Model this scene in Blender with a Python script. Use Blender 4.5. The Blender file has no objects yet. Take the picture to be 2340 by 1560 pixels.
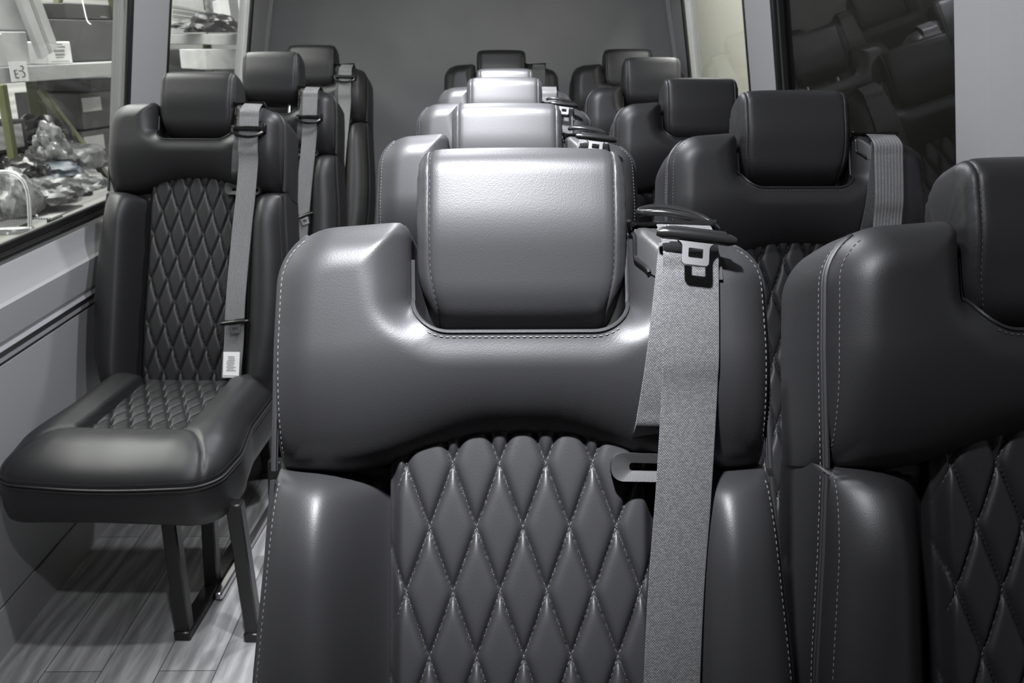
import bpy, math, random
import numpy as np
from mathutils import Vector, Matrix
random.seed(7); rng = np.random.RandomState(7)
PI = math.pi
scene = bpy.context.scene
COL = scene.collection

# ------------------------------------------------------------------ camera numbers
F, PITCH, YAW, CZ = 2150.0, math.radians(18.02), math.radians(0.77), 1.25
cam_rot = Matrix.Rotation(-YAW, 3, 'Z') @ Matrix.Rotation(PI/2 - PITCH, 3, 'X')
def at(px, py, zc):
    """point seen at pixel (px, py) at depth zc"""
    v = Vector(((px-1170)*zc/F, -(py-780)*zc/F, -zc))
    return cam_rot @ v + Vector((0, 0, CZ))

# ------------------------------------------------------------------ materials
def mat(name, col, rough=.5, metal=0., spec=.5, bump=None, var=None, emit=None, coat=0.):
    m = bpy.data.materials.new(name); m.use_nodes = True
    nt = m.node_tree; b = nt.nodes['Principled BSDF']
    if isinstance(col, (int, float)): col = (col, col, col)
    b.inputs['Base Color'].default_value = (*col, 1)
    b.inputs['Roughness'].default_value = rough
    b.inputs['Metallic'].default_value = metal
    b.inputs['Specular IOR Level'].default_value = spec
    b.inputs['Coat Weight'].default_value = coat
    if emit:
        b.inputs['Emission Color'].default_value = (*emit[0], 1); b.inputs['Emission Strength'].default_value = emit[1]
    if bump or var:
        tc = nt.nodes.new('ShaderNodeTexCoord')
    if bump:                                    # (kind, scale, distance, strength)
        kind, sc, dist, st = bump
        if kind == 'voronoi':
            t = nt.nodes.new('ShaderNodeTexVoronoi'); t.feature = 'SMOOTH_F1'; t.inputs['Smoothness'].default_value = .6; out = t.outputs['Distance']
        else:
            t = nt.nodes.new('ShaderNodeTexNoise'); t.inputs['Detail'].default_value = 4; out = t.outputs['Fac']
        t.inputs['Scale'].default_value = sc
        nt.links.new(tc.outputs['Object'], t.inputs['Vector'])
        bp = nt.nodes.new('ShaderNodeBump'); bp.inputs['Distance'].default_value = dist; bp.inputs['Strength'].default_value = st
        nt.links.new(out, bp.inputs['Height']); nt.links.new(bp.outputs['Normal'], b.inputs['Normal'])
    if var:                                     # (scale, colour a, colour b)
        t = nt.nodes.new('ShaderNodeTexNoise'); t.inputs['Scale'].default_value = var[0]; t.inputs['Detail'].default_value = 5
        nt.links.new(tc.outputs['Object'], t.inputs['Vector'])
        r = nt.nodes.new('ShaderNodeValToRGB')
        a, c = [(x, x, x) if isinstance(x, (int, float)) else x for x in var[1:]]
        r.color_ramp.elements[0].color = (*a, 1); r.color_ramp.elements[1].color = (*c, 1)
        r.color_ramp.elements[0].position = .35; r.color_ramp.elements[1].position = .65
        nt.links.new(t.outputs['Fac'], r.inputs['Fac']); nt.links.new(r.outputs['Color'], b.inputs['Base Color'])
    return m

def mat_wood():
    m = bpy.data.materials.new('grey_wood_plank'); m.use_nodes = True
    nt = m.node_tree; b = nt.nodes['Principled BSDF']; N = nt.nodes.new; L = nt.links.new
    tc = N('ShaderNodeTexCoord')
    mp = N('ShaderNodeMapping'); mp.inputs['Rotation'].default_value[2] = PI/2
    L(tc.outputs['Object'], mp.inputs['Vector'])
    br = N('ShaderNodeTexBrick'); br.inputs['Scale'].default_value = 1
    br.inputs['Brick Width'].default_value = 1.1; br.inputs['Row Height'].default_value = .118
    br.inputs['Mortar Size'].default_value = .0012; br.inputs['Bias'].default_value = 0
    br.inputs['Color1'].default_value = (.27, .27, .267, 1); br.inputs['Color2'].default_value = (.38, .38, .375, 1)
    br.inputs['Mortar'].default_value = (.07, .07, .07, 1)
    L(mp.outputs['Vector'], br.inputs['Vector'])
    mg = N('ShaderNodeMapping'); mg.inputs['Scale'].default_value = (20, 2.0, 1); L(tc.outputs['Object'], mg.inputs['Vector'])
    n1 = N('ShaderNodeTexNoise'); n1.inputs['Scale'].default_value = 2.2; n1.inputs['Detail'].default_value = 7; n1.inputs['Distortion'].default_value = 1.6
    L(mg.outputs['Vector'], n1.inputs['Vector'])
    mw = N('ShaderNodeMapping'); mw.inputs['Scale'].default_value = (5, .9, 1); L(tc.outputs['Object'], mw.inputs['Vector'])
    wv = N('ShaderNodeTexWave'); wv.wave_type = 'BANDS'; wv.inputs['Scale'].default_value = 1.4; wv.inputs['Distortion'].default_value = 13
    wv.inputs['Detail'].default_value = 3; wv.inputs['Detail Scale'].default_value = .8; L(mw.outputs['Vector'], wv.inputs['Vector'])
    r1 = N('ShaderNodeMapRange'); r1.inputs['From Min'].default_value = .3; r1.inputs['From Max'].default_value = .7
    r1.inputs['To Min'].default_value = .7; r1.inputs['To Max'].default_value = 1.2; L(n1.outputs['Fac'], r1.inputs['Value'])
    r2 = N('ShaderNodeMapRange'); r2.inputs['To Min'].default_value = .72; r2.inputs['To Max'].default_value = 1.12; L(wv.outputs['Fac'], r2.inputs['Value'])
    mu = N('ShaderNodeMath'); mu.operation = 'MULTIPLY'; L(r1.outputs[0], mu.inputs[0]); L(r2.outputs[0], mu.inputs[1])
    mx = N('ShaderNodeMix'); mx.data_type = 'RGBA'; mx.blend_type = 'MULTIPLY'; mx.inputs['Factor'].default_value = 1
    L(br.outputs['Color'], mx.inputs['A']); L(mu.outputs[0], mx.inputs['B']); L(mx.outputs['Result'], b.inputs['Base Color'])
    b.inputs['Roughness'].default_value = .5
    return m

def mat_webbing(name, hi, lo, rib=False):
    m = bpy.data.materials.new(name); m.use_nodes = True
    nt = m.node_tree; b = nt.nodes['Principled BSDF']; N = nt.nodes.new; L = nt.links.new
    tc = N('ShaderNodeTexCoord')
    br = N('ShaderNodeTexBrick'); br.inputs['Scale'].default_value = 1
    br.inputs['Brick Width'].default_value = .0021; br.inputs['Row Height'].default_value = .00115; br.inputs['Mortar Size'].default_value = .00032
    br.inputs['Color1'].default_value = (hi, hi, hi*1.02, 1); br.inputs['Color2'].default_value = (hi*.55, hi*.55, hi*.57, 1); br.inputs['Mortar'].default_value = (lo, lo, lo, 1)
    br.inputs['Mortar Smooth'].default_value = .4
    L(tc.outputs['UV'], br.inputs['Vector']); L(br.outputs['Color'], b.inputs['Base Color'])
    bp = N('ShaderNodeBump'); bp.invert = True; bp.inputs['Distance'].default_value = .0006; bp.inputs['Strength'].default_value = .6
    L(br.outputs['Fac'], bp.inputs['Height'])
    if rib:
        w = N('ShaderNodeTexWave'); w.bands_direction = 'X'; w.inputs['Scale'].default_value = 58; L(tc.outputs['UV'], w.inputs['Vector'])
        b2 = N('ShaderNodeBump'); b2.inputs['Distance'].default_value = .0012; b2.inputs['Strength'].default_value = .6
        L(w.outputs['Fac'], b2.inputs['Height']); L(bp.outputs['Normal'], b2.inputs['Normal']); L(b2.outputs['Normal'], b.inputs['Normal'])
    else:
        L(bp.outputs['Normal'], b.inputs['Normal'])
    b.inputs['Roughness'].default_value = .45; b.inputs['Sheen Weight'].default_value = .2
    return m

def mat_glass(name, tint, ior=1.5):
    m = bpy.data.materials.new(name); m.use_nodes = True
    nt = m.node_tree; nt.nodes.remove(nt.nodes['Principled BSDF']); N = nt.nodes.new; L = nt.links.new
    out = nt.nodes['Material Output']
    lw = N('ShaderNodeLayerWeight'); lw.inputs['Blend'].default_value = .5
    pw = N('ShaderNodeMath'); pw.operation = 'POWER'; pw.inputs[1].default_value = 5; L(lw.outputs['Facing'], pw.inputs[0])
    f0 = ((ior-1)/(ior+1))**2
    fr = N('ShaderNodeMath'); fr.operation = 'MULTIPLY_ADD'; fr.inputs[1].default_value = 1-f0; fr.inputs[2].default_value = f0; L(pw.outputs[0], fr.inputs[0])
    tr = N('ShaderNodeBsdfTransparent'); tr.inputs['Color'].default_value = (*tint, 1)
    gl = N('ShaderNodeBsdfGlossy'); gl.inputs['Roughness'].default_value = .015; gl.inputs['Color'].default_value = (1, 1, 1, 1)
    mx = N('ShaderNodeMixShader'); L(fr.outputs[0], mx.inputs[0]); L(tr.outputs[0], mx.inputs[1]); L(gl.outputs[0], mx.inputs[2])
    L(mx.outputs[0], out.inputs['Surface'])
    return m

def mat_corrugated():
    m = mat('corrugated_sheet', .42, .55)
    nt = m.node_tree; b = nt.nodes['Principled BSDF']; N = nt.nodes.new; L = nt.links.new
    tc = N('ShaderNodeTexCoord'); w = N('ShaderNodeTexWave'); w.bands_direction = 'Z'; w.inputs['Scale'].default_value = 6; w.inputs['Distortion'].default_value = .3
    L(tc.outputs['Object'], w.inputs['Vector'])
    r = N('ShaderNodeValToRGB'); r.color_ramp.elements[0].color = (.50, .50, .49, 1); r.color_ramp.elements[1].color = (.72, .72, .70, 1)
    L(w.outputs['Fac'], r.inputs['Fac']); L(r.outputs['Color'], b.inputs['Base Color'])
    return m

def mat_stripes(name, a, c, scale, rot):
    m = mat(name, a, .5)
    nt = m.node_tree; b = nt.nodes['Principled BSDF']; N = nt.nodes.new; L = nt.links.new
    tc = N('ShaderNodeTexCoord'); mp = N('ShaderNodeMapping'); mp.inputs['Rotation'].default_value = rot; L(tc.outputs['Object'], mp.inputs['Vector'])
    w = N('ShaderNodeTexWave'); w.inputs['Scale'].default_value = scale; L(mp.outputs['Vector'], w.inputs['Vector'])
    r = N('ShaderNodeValToRGB'); r.color_ramp.elements[0].color = (a, a, a, 1); r.color_ramp.elements[1].color = (c, c, c, 1)
    L(w.outputs['Fac'], r.inputs['Fac']); L(r.outputs['Color'], b.inputs['Base Color'])
    return m

M = {}
M['leather'] = mat('black_leather', (.0175, .0175, .0185), .46, bump=('voronoi', 850, .0005, .12), spec=.4)
M['thread'] = mat('grey_thread', .10, .6)
M['thread_dark'] = mat('dark_thread', .06, .5)
M['plastic'] = mat('black_plastic', .007, .25)
M['plastic_matte'] = mat('black_plastic_matte', .02, .5, bump=('noise', 900, .0003, .3))
M['chrome'] = mat('chrome', .75, .15, metal=1)
M['steel'] = mat('dark_satin_steel', .35, .28, metal=1)
M['black_metal'] = mat('black_painted_steel', .010, .35)
M['silver'] = mat('satin_aluminium', .65, .3, metal=1)
M['webbing'] = mat_webbing('grey_webbing', .17, .012)
M['webbing_rib'] = mat_webbing('grey_ribbed_webbing', .30, .12, True)
M['label'] = mat('white_label', .75, .6)
M['ink'] = mat('ink', .05, .6)
M['ink_grey'] = mat('grey_ink', .25, .6)
M['wall'] = mat('grey_trim_panel', (.36, .36, .365), .5, bump=('noise', 500, .0003, .2))
M['rear'] = mat('grey_rear_lining', (.22, .22, .222), .75, bump=('noise', 260, .0006, .3), var=(3, .205, .235))
M['gasket'] = mat('black_rubber', .008, .5)
M['trim'] = mat('pale_trim', .34, .4)
M['ceiling'] = mat('charcoal_headliner', .035, .9)
M['wood'] = mat_wood()
M['glass'] = mat_glass('clear_glass', (.86, .87, .86))
M['glass_dark'] = mat_glass('privacy_glass', (.118, .119, .124), 1.5)
M['lamp'] = mat('lamp_lens', .9, .4, emit=((.95, .97, 1), 6))
M['cream'] = mat('cream_paint', (.62, .61, .53), .4)
M['carton'] = mat('pale_carton', .50, .7, var=(6, .44, .56))
M['carton_mid'] = mat('grey_carton', .32, .7, var=(6, .28, .36))
M['carton_dark'] = mat('dark_carton', .05, .6, var=(5, .042, .06))
M['blackbox'] = mat('black_box', .03, .5)
M['beam'] = mat('grey_rack_beam', .36, .5)
M['olive'] = mat('olive_rack_paint', (.045, .052, .014), .5)
M['olive_light'] = mat('olive_rack_paint_worn', (.085, .092, .035), .5)
M['plasticbag'] = mat('clear_plastic_film', .45, .25, var=(30, .06, .26))
M['blackbag'] = mat('black_plastic_film', .015, .25)
M['greybag'] = mat('grey_plastic_film', .1, .35, var=(18, .04, .15))
M['bluebag'] = mat('blue_grey_film', (.045, .058, .075), .4)
M['white'] = mat('white_sheet', .8, .5)
M['concrete'] = mat('concrete', .3, .8, var=(2, .25, .35))
M['corr'] = mat_corrugated()
M['stripe'] = mat_stripes('striped_panel', .30, .46, 14, (0, .7, 0))
M['dotgrid'] = mat_stripes('perforated_sheet', .12, .5, 40, (0, 0, .6))

# ------------------------------------------------------------------ mesh helpers
class MB:
    def __init__(s): s.v = []; s.f = []; s.uv = {}
    def add(s, vs, fs, uvs=None):
        o = len(s.v); s.v.extend([tuple(map(float, p)) for p in vs])
        for f in fs: s.f.append(tuple(i+o for i in f))
        if uvs is not None:
            for i, u in enumerate(uvs): s.uv[o+i] = u
        return o
    def box(s, c, d, R=None, bev=0.):
        hx, hy, hz = d[0]/2, d[1]/2, d[2]/2
        if bev > 0:
            b = min(bev, hx*.9, hy*.9, hz*.9)
            vs = []; idx = {}
            for sx in (-1, 1):
                for sy in (-1, 1):
                    for sz in (-1, 1):
                        for a in range(3):
                            p = [sx*(hx-b), sy*(hy-b), sz*(hz-b)]
                            p[a] = (sx*hx, sy*hy, sz*hz)[a]
                            idx[(sx, sy, sz, a)] = len(vs); vs.append(p)
            fs = []
            def q(*k): fs.append(tuple(idx[i] for i in k))
            for a in range(3):
                o = [i for i in range(3) if i != a]
                for sg in (-1, 1):
                    def key(u, w, ax=a):
                        k = [0, 0, 0]; k[a] = sg; k[o[0]] = u; k[o[1]] = w; return (*k, ax)
                    q(key(-1, -1), key(1, -1), key(1, 1), key(-1, 1))
            for a in range(3):
                o = [i for i in range(3) if i != a]
                for u in (-1, 1):
                    for w in (-1, 1):
                        def key(sg, ax):
                            k = [0, 0, 0]; k[a] = sg; k[o[0]] = u; k[o[1]] = w; return (*k, ax)
                        q(key(-1, o[0]), key(1, o[0]), key(1, o[1]), key(-1, o[1]))
            for sx in (-1, 1):
                for sy in (-1, 1):
                    for sz in (-1, 1): q((sx, sy, sz, 0), (sx, sy, sz, 1), (sx, sy, sz, 2))
        else:
            vs = [(x, y, z) for x in (-hx, hx) for y in (-hy, hy) for z in (-hz, hz)]
            fs = [(0, 1, 3, 2), (4, 6, 7, 5), (0, 4, 5, 1), (2, 3, 7, 6), (0, 2, 6, 4), (1, 5, 7, 3)]
        c = Vector(c)
        vs = [(R @ Vector(p) if R is not None else Vector(p)) + c for p in vs]
        s.add(vs, fs); return s
    def bar(s, a, b, w, h, up=(0, 0, 1), bev=0.):
        a, b = Vector(a), Vector(b); d = (b-a); L = d.length; y = d.normalized()
        x = y.cross(Vector(up)).normalized(); z = x.cross(y)
        R = Matrix((x, y, z)).transposed()
        return s.box((a+b)/2, (w, L, h), R, bev)
    def tube(s, path, r, n=8, closed=False, caps=True):
        P = [Vector(p) for p in path]; m = len(P); rings = []
        prev = None
        for i, p in enumerate(P):
            if closed: t = P[(i+1) % m]-P[i-1]
            else: t = P[min(i+1, m-1)]-P[max(i-1, 0)]
            if t.length < 1e-9: t = Vector((0, 0, 1))
            t.normalize()
            if prev is None:
                a = Vector((1, 0, 0)) if abs(t.x) < .8 else Vector((0, 1, 0))
                u = t.cross(a).normalized()
            else:
                u = (prev - t*prev.dot(t)).normalized()
            prev = u; w = t.cross(u)
            rr = r[i] if hasattr(r, '__len__') else r
            rings.append([p + (u*math.cos(2*PI*k/n)+w*math.sin(2*PI*k/n))*rr for k in range(n)])
        vs = [p for R in rings for p in R]; fs = []
        for i in range(m if closed else m-1):
            j = (i+1) % m
            for k in range(n): fs.append((i*n+k, i*n+(k+1) % n, j*n+(k+1) % n, j*n+k))
        if caps and not closed: fs += [tuple(range(n))[::-1], tuple((m-1)*n+k for k in range(n))]
        s.add(vs, fs); return s
    def prism(s, pts, a, R=None, c=(0, 0, 0)):
        """2D polygon (x, z) extruded along y by thickness a"""
        n = len(pts); vs = [Vector((x, -a/2, z)) for x, z in pts]+[Vector((x, a/2, z)) for x, z in pts]
        if R is not None: vs = [R @ v for v in vs]
        vs = [v+Vector(c) for v in vs]
        fs = [tuple(range(n)), tuple(range(n, 2*n))[::-1]]+[(i, i+n, (i+1) % n+n, (i+1) % n) for i in range(n)]
        s.add(vs, fs); return s
    def build(s, name, m, parent=None, smooth=True, loc=None):
        me = bpy.data.meshes.new(name); me.from_pydata(s.v, [], s.f)
        if s.uv:
            ul = me.uv_layers.new(name='UVMap')
            vi = np.zeros(len(me.loops), dtype=np.int32); me.loops.foreach_get('vertex_index', vi)
            U = np.array([s.uv.get(i, (0, 0)) for i in range(len(s.v))])
            ul.data.foreach_set('uv', U[vi].ravel())
        bm = __import__('bmesh').new(); bm.from_mesh(me)
        __import__('bmesh').ops.recalc_face_normals(bm, faces=bm.faces)
        bm.to_mesh(me); bm.free()
        if smooth:
            me.polygons.foreach_set('use_smooth', [True]*len(me.polygons))
            me.set_sharp_from_angle(angle=math.radians(smooth if smooth is not True else 40))
        me.materials.append(m)
        o = bpy.data.objects.new(name, me); COL.objects.link(o)
        if parent: o.parent = parent
        if loc is not None: o.location = loc
        return o

def tag(o, label=None, cat=None, group=None, kind=None):
    if label: o['label'] = label
    if cat: o['category'] = cat
    if group: o['group'] = group
    if kind: o['kind'] = kind
    return o
def empty(name, loc, label, cat, group=None, rz=0):
    o = bpy.data.objects.new(name, None); COL.objects.link(o); o.location = loc; o.rotation_euler.z = rz
    o.empty_display_size = .1
    return tag(o, label, cat, group)
def struct(o):
    o['kind'] = 'structure'; return o

def round_poly(pts, closed=False, n=8):
    """pts: (x, y, r) -> polyline with rounded corners"""
    out = []; m = len(pts)
    for i, (x, y, r) in enumerate(pts):
        if r <= 0 or (not closed and i in (0, m-1)): out.append((x, y)); continue
        p = np.array((x, y)); a = np.array(pts[i-1][:2])-p; b = np.array(pts[(i+1) % m][:2])-p
        la, lb = np.linalg.norm(a), np.linalg.norm(b); a /= la; b /= lb
        ang = math.acos(max(-1, min(1, a@b))); t = min(r/math.tan(ang/2), la*.49, lb*.49); rr = t*math.tan(ang/2)
        c = p+(a+b)/np.linalg.norm(a+b)*(rr/math.sin(ang/2))
        s0 = p+a*t-c; s1 = p+b*t-c
        a0 = math.atan2(s0[1], s0[0]); a1 = math.atan2(s1[1], s1[0]); d = (a1-a0+PI) % (2*PI)-PI
        for k in range(n+1):
            q = a0+d*k/n; out.append((c[0]+rr*math.cos(q), c[1]+rr*math.sin(q)))
    return np.array(out)
def resample(P, n):
    P = np.asarray(P, float); d = np.r_[0, np.cumsum(np.linalg.norm(np.diff(P, axis=0), axis=1))]
    s = np.linspace(0, d[-1], n)
    return np.stack([np.interp(s, d, P[:, k]) for k in range(P.shape[1])], 1)
def catmull(P, n=8):
    P = np.asarray(P, float); Q = np.vstack([2*P[0]-P[1], P, 2*P[-1]-P[-2]]); out = []
    for i in range(1, len(Q)-2):
        for k in range(n):
            t = k/n; p0, p1, p2, p3 = Q[i-1], Q[i], Q[i+1], Q[i+2]
            out.append(.5*((2*p1)+(-p0+p2)*t+(2*p0-5*p1+4*p2-p3)*t*t+(-p0+3*p1-3*p2+p3)*t**3))
    out.append(P[-1]); return np.array(out)
def dist_poly(X, V, poly, rad):
    """distance from points to the closed polyline, and the radius interpolated at the nearest point"""
    a = poly; b = np.roll(poly, -1, 0); ra = rad; rb = np.roll(rad, -1)
    D = np.full(X.shape, 9.); R = np.zeros(X.shape)
    for i in range(len(a)):
        d = b[i]-a[i]; l2 = d@d
        if l2 < 1e-14: continue
        t = np.clip(((X-a[i, 0])*d[0]+(V-a[i, 1])*d[1])/l2, 0, 1)
        dd = np.hypot(X-a[i, 0]-t*d[0], V-a[i, 1]-t*d[1])
        k = dd < D; D[k] = dd[k]; R[k] = (ra[i]+(rb[i]-ra[i])*t)[k]
    return D, R
def ell(q):
    q = np.clip(q, 0, 1); return np.sqrt(np.maximum(0, 1-(1-q)**2))
def sstep(a, b, x):
    t = np.clip((x-a)/(b-a), 0, 1); return t*t*(3-2*t)
def grid_faces(n, m):
    return [(i*m+j, i*m+j+1, (i+1)*m+j+1, (i+1)*m+j) for i in range(n-1) for j in range(m-1)]
def border(n, m):
    return [i*m for i in range(n)]+[(n-1)*m+j for j in range(1, m)]+[i*m+m-1 for i in range(n-2, -1, -1)]+[j for j in range(m-2, 0, -1)]
def stitches(mb, path, step=.0055, ln=.0037, r=.0005):
    P = np.asarray(path, float); d = np.r_[0, np.cumsum(np.linalg.norm(np.diff(P, axis=0), axis=1))]
    s = np.arange(step/2, d[-1], step)
    f = lambda q: np.stack([np.interp(q, d, P[:, k]) for k in range(3)], 1)
    A, B = f(s-ln/2), f(s+ln/2)
    for a, b in zip(A, B):
        a, b = Vector(a), Vector(b); t = (b-a)
        if t.length < 1e-5: continue
        t.normalize(); u = t.cross(Vector((0, 1, .3))).normalized() if abs(t.y) < .9 else t.cross(Vector((1, 0, 0))).normalized(); w = t.cross(u)
        vs = [a]; 
        for q in (.25, .75):
            c = a.lerp(b, q); vs += [c+u*r, c+w*r, c-u*r, c-w*r]
        vs.append(b)
        fs = [(0, 2, 1), (0, 3, 2), (0, 4, 3), (0, 1, 4)]+[(1+k, 1+(k+1) % 4, 5+(k+1) % 4, 5+k) for k in range(4)]+[(9, 5, 6), (9, 6, 7), (9, 7, 8), (9, 8, 5)]
        mb.add(vs, fs)

def seam(parent, m, path, *a):
    mb = MB(); stitches(mb, path, *a); return mb.build('stitching', m, parent, smooth=False)
# ------------------------------------------------------------------ the seat
ALPHA = math.radians(22); HZ = .438
SA, CA = math.sin(ALPHA), math.cos(ALPHA)
def P3(x, v, n):
    x, v, n = np.broadcast_arrays(np.asarray(x, float), v, n)
    return np.stack([x, v*SA-n*CA, HZ+v*CA+n*SA], -1)
THICK = .14

# --- shoulder pad outline
TOP = round_poly([(-.2205, .585, 0), (-.2165, .693, .056), (-.100, .702, .014), (-.0985, .597, .034), (.0965, .597, .034), (.0955, .697, .012), (.165, .689, .02), (.2165, .668, .045), (.2205, .585, 0)], n=10)
NT = 250
TOPR = resample(TOP, NT)
uni = np.linspace(-.2205, .2205, NT)
BX = .62*TOPR[:, 0]+.38*uni; BX[0], BX[-1] = -.2215, .2215
def arch(x): return .474+.032*sstep(.17, .02, np.abs(x))
BOT = np.stack([BX, arch(BX)], 1)
GL = TOPR[TOPR[:, 0] < -.0985]; GR = TOPR[TOPR[:, 0] > .0955]; GN = TOPR[(TOPR[:, 0] > -.0992) & (TOPR[:, 0] < .0972)]
GL = np.vstack([[(-.2215, .44)], GL]); GR = np.vstack([GR, [(.2215, .44)]])
def dist_open(X, V, a):
    D = np.full(X.shape, 9.); R = np.zeros(X.shape)
    for p, q in zip(a[:-1], a[1:]):
        d = q-p; l2 = d@d
        if l2 < 1e-14: continue
        t = np.clip(((X-p[0])*d[0]+(V-p[1])*d[1])/l2, 0, 1)
        dd = np.hypot(X-p[0]-t*d[0], V-p[1]-t*d[1]); k = dd < D; D[k] = dd[k]
    return D
def pad_n(X, V):
    X, V = np.asarray(X, float), np.asarray(V, float)
    dl, dr, dn = [dist_open(X, V, g[::2] if len(g) > 20 else g) for g in (GL, GR, GN)]
    db = dist_open(X, V, BOT[::6])
    rs = .040+.010*sstep(.62, .68, V)
    D = np.minimum(np.minimum(dl, dr), np.minimum(dn, db))
    body = ell(dl/rs)*ell(dr/rs)*(.90+.10*sstep(-.004, .045, dn)+.085*(1-sstep(-.004, .045, dn))*sstep(.66, .60, V))
    crown = .006*(1-(X/.23)**2)-.006*sstep(.59, .50, V)
    dent = -.010*np.exp(-(((X-.133)/.045)**2+((V-.71)/.03)**2))
    rim = .002*np.exp(-((V-.575)/.016)**2)*sstep(.14, .06, np.abs(X))
    return .040*body+(crown+dent)*sstep(0, .03, D)-.066*(1-ell(db/.112)**.9)

def solid(mb, X, V, Nn, back=-THICK, bulge=.003, cap=True):
    n, m = X.shape
    pts = P3(X, V, Nn).reshape(-1, 3); o = mb.add(pts, grid_faces(n, m))
    bd = border(n, m); bx = X.ravel()[bd]; bv = V.ravel()[bd]; bn = Nn.ravel()[bd]
    cx, cv = bx.mean(), bv.mean(); L = len(bd)
    prev = [o+i for i in bd]
    for q in (.12, .5, .88, .97, 1.0):
        g = (1+ (bulge*4*q*(1-q))/.2) if q < .95 else (1-.012*(q-.95)/.05*1.0)
        ring = P3(cx+(bx-cx)*g, cv+(bv-cv)*g, bn+(back-bn)*min(1, q))
        ro = mb.add(ring, []); cur = [ro+i for i in range(L)]
        for i in range(L): mb.f.append((prev[i], prev[(i+1) % L], cur[(i+1) % L], cur[i]))
        prev = cur
    if cap: mb.f.append(tuple(prev[::-1]))

def tspace(n):
    u = np.linspace(0, 1, n); return .55*(.5-.5*np.cos(PI*u))+.45*u
def build_seat(label, group):
    root = empty('passenger_seat', (0, 0, 0), label, 'seat', group)
    LE = M['leather']
    # shoulder pad
    tt = tspace(64)[None, :]
    X = BOT[:, 0:1]*(1-tt)+TOPR[:, 0:1]*tt; V = BOT[:, 1:2]*(1-tt)+TOPR[:, 1:2]*tt
    Nn = pad_n(X, V)
    mb = MB(); solid(mb, X, V, Nn); pad = mb.build('shoulder_pad', LE, root, smooth=60)
    pp = MB()
    for sg in (-1, 1):
        half = sorted([p for p in TOPR if p[0]*sg > .193], key=lambda p: p[1])
        side = np.array([(.2213*sg, .478), (.221*sg, .52)]+[tuple(p) for p in half])
        side = resample(side, 80)
        tg = np.gradient(side, axis=0); tg /= np.linalg.norm(tg, axis=1)[:, None]; nr = np.stack([tg[:, 1], -tg[:, 0]], 1)*sg
        # the seam runs up the side, then turns back over the top of the shoulder
        def over(path, off):
            q = np.linspace(0, 1, 24)[1:, None]; e = path[-1]
            ext = np.hstack([e[0]-sg*.012*sstep(0, .5, q), e[1]+.004*sstep(0, .5, q), e[2]-.11*q])
            return np.vstack([path, ext])
        k1 = side-nr*.006; kn = pad_n(k1[:, 0], k1[:, 1])
        a1 = over(np.column_stack([k1, kn+.0006]), 0); seam(pad, M['thread'], P3(a1[:, 0], a1[:, 1], a1[:, 2]))
        k2 = side+nr*.0012; a2 = np.column_stack([k2, np.full(len(k2), -.013)]); seam(pad, M['thread'], P3(a2[:, 0], a2[:, 1], a2[:, 2]))
        for nn, rr in ((.002, .0024), (-.004, .0026)):
            a3 = over(np.column_stack([side+nr*.0002, np.full(len(side), nn)]), 0); pp.tube(P3(a3[:, 0], a3[:, 1], a3[:, 2]), rr, 6)
        # the seam turns back over the top of the shoulder
    nt = [p for p in TOPR if abs(p[0]) < .0995 and p[1] < .697]; nt = np.array(nt)
    nn = np.stack([nt[:, 0]*.985, nt[:, 1]+.0015], 1)
    pp.tube(P3(nn[:, 0], nn[:, 1], pad_n(nn[:, 0]*1.02, nn[:, 1]-.002)), .0019, 6)
    lo = np.array([p for p in TOPR if abs(p[0]) < .085 and p[1] < .62])
    seam(pad, M['thread'], P3(lo[:, 0], lo[:, 1]-.003, pad_n(lo[:, 0], lo[:, 1]-.003)+.0006))
    pp.build('piping', LE, pad)
    # side bolsters
    vo = np.array([-.03, .0, .05, .12, .2, .3, .4, .478]); xo = np.array([.205, .216, .228, .2365, .2385, .235, .2265, .2215])
    def edge(v):
        return np.interp(v, np.linspace(-.03, .478, 60), np.interp(np.linspace(-.03, .478, 60), vo, xo))
    def bol_n(s, v):
        dout = edge(v)-s; din = s-.114
        n = .048*ell(dout/.052)-.088*(1-sstep(0, .070, din))**1.35
        dt = (.479-.012*sstep(.20, .12, s))-v; db = v+.03
        return (n+.03)*(.35*ell(dt/.02)+.65*ell(dt/.09))*ell(db/.05)-.03
    for sg in (-1, 1):
        vv = -.03+.508*tspace(90)[None, :]; uu = tspace(46)[:, None]
        xe = edge(vv); S = xe+(.114-xe)*uu; VV = np.broadcast_to(vv, S.shape).copy()
        VV = VV-.0*S
        Nb = bol_n(S, VV)
        mb = MB(); solid(mb, S*sg, VV, Nb, cap=True); bo = mb.build('side_bolster', LE, root, smooth=60)
        pp = MB(); v1 = np.linspace(-.015, .47, 120); e1 = edge(v1)
        seam(bo, M['thread'], P3((e1-.006)*sg, v1, bol_n(e1-.006, v1)+.0006))
        seam(bo, M['thread'], P3((e1+.0008)*sg, v1, np.full(120, -.013)))
        for q, rr in ((.002, .0024), (-.004, .0026)): pp.tube(P3((e1+.0002)*sg, v1, np.full(120, q)), rr, 6)
        pp.build('piping', LE, bo)
    # quilted panel
    WD, HD = .0419, .1135
    V0 = .70-(1215-511)/2530.+.004
    def quilt(x, v, wd, hd, v0, A):
        a = (x/wd+(v-v0)/hd); b = (x/wd-(v-v0)/hd)
        da = np.abs(a-np.round(a)); db = np.abs(b-np.round(b))
        k = lambda d: 1-np.exp(-d*14.5)
        return A*(k(da)*k(db))
    def panel_n(x, v):
        lum = .010*np.exp(-((v-.12)/.16)**2)
        edgeF = sstep(.118, .106, np.abs(x))
        return -.010+lum+quilt(x, v, WD, HD, V0, .0078)*(.35+.65*edgeF)-.012*(1-sstep(.121, .108, np.abs(x)))-.02*sstep(-.0, -.03, v)
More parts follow.
